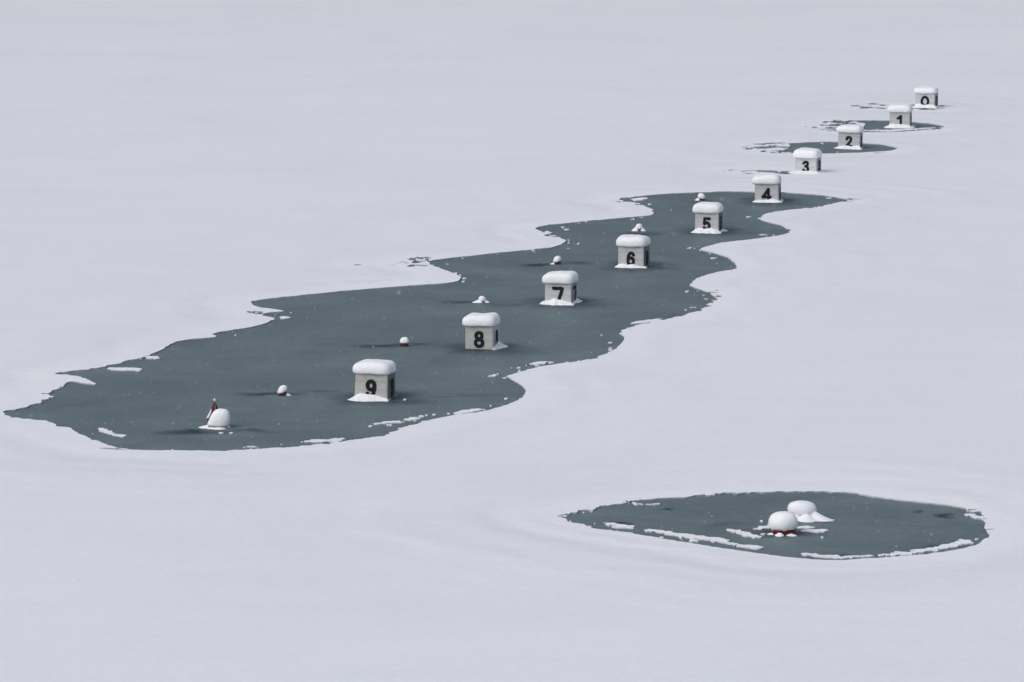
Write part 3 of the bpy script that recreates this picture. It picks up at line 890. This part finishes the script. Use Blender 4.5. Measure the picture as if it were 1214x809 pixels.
# two large mooring buoys in the small pool
def large_buoy(x, y, wpx, hpx, z_under, seed, tilt, lobes, label, side_lump=None):
    gx, gy = ground(x, y); k = ppm(y)
    r = wpx / k / 2; hgt = hpx / k
    gy += r * .8
    root = empty('mooring_buoy', (gx, gy, 0))
    tag(root, label, 'buoy', 'large snow covered buoys in the small pool')
    rb = r * .88
    prof = [(0, -.08), (rb * .8, -.07), (rb * .97, 0), (rb, .1), (rb * .99, .24), (rb * .8, .34), (0, .36)]
    bv, bf = lathe(prof, 32, seed)
    fix_normals(mesh_obj('buoy_drum', bv, bf, M_RED, root, True))
    c0 = z_under; hh = hgt - c0
    prof = [(0, c0 + .02), (r * .78, c0 + .0), (r * .88, c0), (r * .98, c0 + hh * .14), (r * 1.02, c0 + hh * .34), (r * .99, c0 + hh * .52), (r * .915, c0 + hh * .70), (r * .78, c0 + hh * .845), (r * .55, c0 + hh * .945), (r * .27, hgt * .997), (0, hgt)]
    bv, bf = lathe(prof, 40, seed + 3, .08, tilt, 2.2)
    bv = [(x, y, z - (.05 * max(0, float(vnoise(math.atan2(y, x) * 2.6, 0, seed))) if z < c0 + hh * .2 and math.hypot(x, y) > r * .7 else 0)) for x, y, z in bv]
    fix_normals(mesh_obj('snow_cap', bv, bf, M_SNOW, root, True))
    bv, bf = skirt_round(rb, lobes, seed + 9, n=64)
    fix_normals(mesh_obj('snow_skirt', bv, bf, M_SNOW, root, True))
    return root
large_buoy(952.2, 616.5, 33.5, 20.2, .11, 31, (-.03, 0), [(-.55, .55, .24, .62), (PI * 1.5 + .25, .34, .18, .7), (PI * 1.5 - .6, .2, .16, .5)], 'large snow domed buoy behind its twin, with a snow wedge at its right foot')
large_buoy(929.3, 635.2, 33.4, 26.4, .145, 37, (.02, .0), [(PI * 1.5 - .36, .15, .075, .34), (PI * 1.5 + .62, .20, .035, .34), (PI + .3, .12, .03, .25)], 'nearer of two large snow domed buoys, red drum showing under the snow')

# the float with the furled red flag
gx, gy = ground(257.5, 508.5); k = ppm(508.5)
gy += .25
fl = empty('flag_float', (gx, gy, 0))
tag(fl, 'snow heaped ochre float with a drooping dark red flag in the large pool', 'float')
bm = bmesh.new(); bmesh.ops.create_cube(bm, size=1.0)
for v in bm.verts: v.co = (v.co.x * .50 - .01, v.co.y * .46, -.05 + (v.co.z + .5) * .15)
bmesh.ops.bevel(bm, geom=bm.edges[:], offset=.025, segments=2, affect='EDGES')
me = bpy.data.meshes.new('float_body'); bm.to_mesh(me); bm.free(); me.materials.append(M_ORANGE)
link(bpy.data.objects.new('float_body', me), fl)
# leaning heap: straight slope on the left, upright on the right
n = 40; verts, faces = [], []
prof = [(0, 0.0), (.85, .0), (.98, -.02), (1.03, .10), (1.02, .3), (.98, .52), (.90, .70), (.76, .85), (.54, .95), (.26, 1.0), (0, 1.01)]
for r, t in prof:
    for i in range(n):
        a = 2 * PI * i / n; c, s = math.cos(a), math.sin(a)
        kk = (abs(c) ** 2.8 + abs(s) ** 2.8) ** (-1 / 2.8)
        x, y = c * kk * r * .325, s * kk * r * .29
        if x < 0: x *= 1 - .30 * max(t, 0) ** 1.2
        x += .07 * t
        wv = 1 + .05 * float(vnoise(c * 1.6 + 3, s * 1.6 + t * 2, 66)) + .03 * float(vnoise(c * 4 + 3, s * 4 + t * 6, 67))
        verts.append((x * wv, y * wv, .085 + t * .475))
for q in range(len(prof) - 1):
    for i in range(n):
        j = (i + 1) % n
        faces.append([q * n + i, q * n + j, (q + 1) * n + j, (q + 1) * n + i])
hp = fix_normals(mesh_obj('snow_cap', verts, faces, M_SNOW, fl, True)); hp.location = (.02, 0, 0)
bv, bf = skirt_round(.28, [(PI, .30, .07, .7), (PI * 1.5 + .2, .16, .03, .8), (PI * 1.5 - .75, .14, .05, .3), (.15, .12, .09, .4)], 77)
fix_normals(mesh_obj('snow_skirt', bv, bf, M_SNOW, fl, True))
def tube(pts, rad, n=10):
    verts, faces = [], []
    for i, p in enumerate(pts):
        rr = rad[i] if isinstance(rad, list) else rad
        for q in range(n):
            a = 2 * PI * q / n
            verts.append((p[0] + math.cos(a) * rr, p[1] + math.sin(a) * rr, p[2]))
    for i in range(len(pts) - 1):
        for q in range(n):
            j = (q + 1) % n
            faces.append([i * n + q, i * n + j, (i + 1) * n + j, (i + 1) * n + q])
    faces.append(list(range(n))[::-1]); faces.append([(len(pts) - 1) * n + q for q in range(n)])
    return verts, faces
PX = -.105; PYB = .30
tv_, tf_ = tube([(PX + .01, PYB, -.05), (PX, PYB, .78)], .016)
pole = mesh_obj('flag_pole', tv_, tf_, M_POLE, fl, True)
bv, bf = lathe([(0, .755), (.026, .765), (.034, .79), (.028, .815), (0, .828)], 14, 4, .05)
bv = [(x + PX, y + PYB, z) for x, y, z in bv]
fix_normals(mesh_obj('snow_knob', bv, bf, M_SNOW, pole, True))
# drooping cloth: two folds hanging either side of the pole
def cloth(outline_l, outline_r, m, yb, amp, th=.012):
    verts, faces = [], []; nu = 9
    for i in range(m):
        t = i / (m - 1)
        l = lerp_list([p[0] for p in outline_l], t); r = lerp_list([p[0] for p in outline_r], t)
        zl = lerp_list([p[1] for p in outline_l], t); zr = lerp_list([p[1] for p in outline_r], t)
        for q in range(nu):
            u = q / (nu - 1)
            verts.append((l * (1 - u) + r * u, yb + amp * math.sin(u * 7 + t * 3) * (.3 + t), zl * (1 - u) + zr * u))
    for i in range(m - 1):
        for q in range(nu - 1):
            a = i * nu + q
            faces.append([a, a + 1, a + nu + 1, a + nu])
    return verts, faces
cvv, cff = cloth([(PX - .012, .74), (PX - .055, .62), (PX - .125, .45), (PX - .20, .28), (PX - .235, .17)],
                 [(PX + .0, .74), (PX + .0, .58), (PX - .012, .44), (PX - .06, .26), (PX - .17, .15)], 14, PYB - .03, .022)
f1 = mesh_obj('flag', cvv, cff, M_FLAG, fl, True)
sm = f1.modifiers.new('thickness', 'SOLIDIFY'); sm.thickness = .012; sm.offset = 0
cvv, cff = cloth([(PX + .02, .70), (PX + .025, .60), (PX + .03, .44), (PX + .03, .34)], [(PX + .028, .70), (PX + .07, .59), (PX + .15, .45), (PX + .19, .33)], 10, PYB + .02, .02)
f2 = mesh_obj('flag_fold', cvv, cff, M_FLAG, f1, True)
sm = f2.modifiers.new('thickness', 'SOLIDIFY'); sm.thickness = .012; sm.offset = 0
# snow caught along the outer fold
bv, bf = [], []
cvv, cff = cloth([(PX - .11, .50), (PX - .19, .345), (PX - .235, .245)], [(PX - .095, .505), (PX - .125, .35), (PX - .19, .235)], 8, PYB - .06, .008)
f3 = mesh_obj('caught_snow', cvv, cff, M_SNOW, f1, True)
sm = f3.modifiers.new('thickness', 'SOLIDIFY'); sm.thickness = .03; sm.offset = 0

# ------------------------------------------------------------------ falling snow (real flakes in the air)
rng = np.random.default_rng(5)
oct_v = np.array([(1, 0, 0), (-1, 0, 0), (0, 1, 0), (0, -1, 0), (0, 0, 1), (0, 0, -1)], float)
oct_f = [(0, 2, 4), (2, 1, 4), (1, 3, 4), (3, 0, 4), (2, 0, 5), (1, 2, 5), (3, 1, 5), (0, 3, 5)]
fv, ff = [], []
NF = 6000
cnt = 0
NEARF = 4000
while cnt < NF + NEARF:
    d = 26.0 + 193.0 * rng.random() ** 0.62
    if cnt < NEARF: d = 24.0 + 44.0 * rng.random() ** 0.6
    half = d * 0.125
    x = rng.uniform(-half, half); zc = H - d * math.tan(PITCH); z = zc + rng.uniform(-half * .7, half * .7)
    if z < 0.3 or z > H + 6: continue
    s = rng.uniform(.0022, .0055) * (.75 if d > 60 else 1.0)
    if cnt < NEARF: s = rng.uniform(.0016, .0040)
    jit = oct_v * s * rng.uniform(.7, 1.3, (6, 1)) + (x, d, z)
    b0 = len(fv); fv += [tuple(p) for p in jit]; ff += [tuple(b0 + i for i in f) for f in oct_f]
    cnt += 1
o = mesh_obj('falling_snow', fv, ff, M_SNOW)
tag(o, 'fine snowflakes falling through the air over the lake', 'snowfall', kind='stuff')

# ------------------------------------------------------------------ unseen hillside, added to shade the far snow and darken ice reflections
SHADE_HILL = 320.0
def mat_shade_hill():
    m, nt, b = new_mat('shade_hillside')
    pos = node(nt, 'ShaderNodeNewGeometry').outputs['Position']
    k = math_node(nt, 'ADD', math_node(nt, 'MULTIPLY', noise_node(nt, pos, .12, 5.0, .65), .6), math_node(nt, 'MULTIPLY', noise_node(nt, pos, .012, 4.0), .4))
    nt.links.new(ramp(nt, k, [(.42, (.022, .030, .030)), (.60, (.05, .06, .062)), (.74, (.38, .40, .43))]), b.inputs['Base Color'])
    b.inputs['Roughness'].default_value = .95; b.inputs['Specular IOR Level'].default_value = .1
    return m
nu, nv = 90, 26
U = np.linspace(-1300, 1300, nu); hv, hf = [], []
for j in range(nv):
    t = j / (nv - 1)
    for i in range(nu):
        foot = 356 + 10 * float(fbm(U[i], 0, .006, 3, 301)) - .00012 * U[i] ** 2
        y = foot + 270 * t
        z = -0.6 + (SHADE_HILL - 30) * (t ** .85) * (1 + .25 * float(fbm(U[i], y, .004, 3, 303))) * .85 + 5 * float(fbm(U[i], y, .05, 2, 305)) * min(1, t * 6)
        hv.append((U[i], y, z))
for j in range(nv - 1):
    for i in range(nu - 1):
        a = j * nu + i; hf.append([a, a + 1, a + nu + 1, a + nu])
tag(mesh_obj('added_shade_hills', hv, hf, mat_shade_hill(), None, True), kind='structure')

# ------------------------------------------------------------------ the snowy air
me = bpy.data.meshes.new('haze')
bm = bmesh.new(); bmesh.ops.create_cube(bm, size=2.0)
for v in bm.verts: v.co = (v.co.x * 1600, v.co.y * 1600, -1.0 if v.co.z < 0 else SHADE_HILL + 12)
bm.to_mesh(me); bm.free()
hz = bpy.data.materials.new('snowy_air'); hz.use_nodes = True
nt = hz.node_tree; nt.nodes.clear()
out = nt.nodes.new('ShaderNodeOutputMaterial'); pv = nt.nodes.new('ShaderNodeVolumePrincipled')
pv.inputs['Color'].default_value = (0.62, 0.66, 0.76, 1); pv.inputs['Density'].default_value = 0.00013
pv.inputs['Anisotropy'].default_value = 0.0
nt.links.new(pv.outputs[0], out.inputs['Volume'])
me.materials.append(hz)
hzo = link(bpy.data.objects.new('haze', me)); tag(hzo, kind='stuff', label='thin grey snowy air over the whole lake', cat='haze')

# ------------------------------------------------------------------ light
SUN_EL, SUN_AZ = R(48), math.atan2(-.62, -.55)
wd = bpy.data.worlds.new('World'); C.world = wd; wd.use_nodes = True
nt = wd.node_tree
bg = nt.nodes['Background']
sky = nt.nodes.new('ShaderNodeTexSky'); sky.sky_type = 'NISHITA'; sky.sun_disc = False
sky.sun_elevation = SUN_EL; sky.sun_rotation = SUN_AZ; sky.dust_density = 3.0; sky.air_density = 1.0; sky.ozone_density = 1.0
hs = nt.nodes.new('ShaderNodeHueSaturation'); hs.inputs['Saturation'].default_value = 0.62     # cloud deck: nearly grey sky
nt.links.new(sky.outputs[0], hs.inputs['Color']); nt.links.new(hs.outputs[0], bg.inputs['Color'])
bg.inputs['Strength'].default_value = 0.15
sl = bpy.data.lights.new('sun', 'SUN'); sl.energy = 0.62; sl.angle = R(40); sl.color = (1.0, 0.97, 0.93)
so = link(bpy.data.objects.new('sun', sl))
dirv = Vector((math.sin(SUN_AZ) * math.cos(SUN_EL), math.cos(SUN_AZ) * math.cos(SUN_EL), math.sin(SUN_EL)))
so.rotation_euler = dirv.to_track_quat('Z', 'Y').to_euler(); so.location = (0, 60, 60)

# ------------------------------------------------------------------ camera
cam = bpy.data.cameras.new('camera'); cam.sensor_width = 36.0; cam.sensor_fit = 'HORIZONTAL'
cam.lens = FPX / 1214.0 * 36.0
cam.clip_start = 0.5; cam.clip_end = 6000
cam.dof.use_dof = True; cam.dof.focus_distance = 165.0; cam.dof.aperture_fstop = 6.3
co = link(bpy.data.objects.new('camera', cam))
co.location = (0, 0, H); co.rotation_euler = (R(90) - PITCH, 0, 0)
C.camera = co

C.view_settings.view_transform = 'Standard'; C.view_settings.look = 'None'
C.view_settings.exposure = 0.05; C.view_settings.gamma = 1.0
C.view_settings.use_curve_mapping = False
C.cycles.volume_bounces = 1
C.cycles.max_bounces = 8
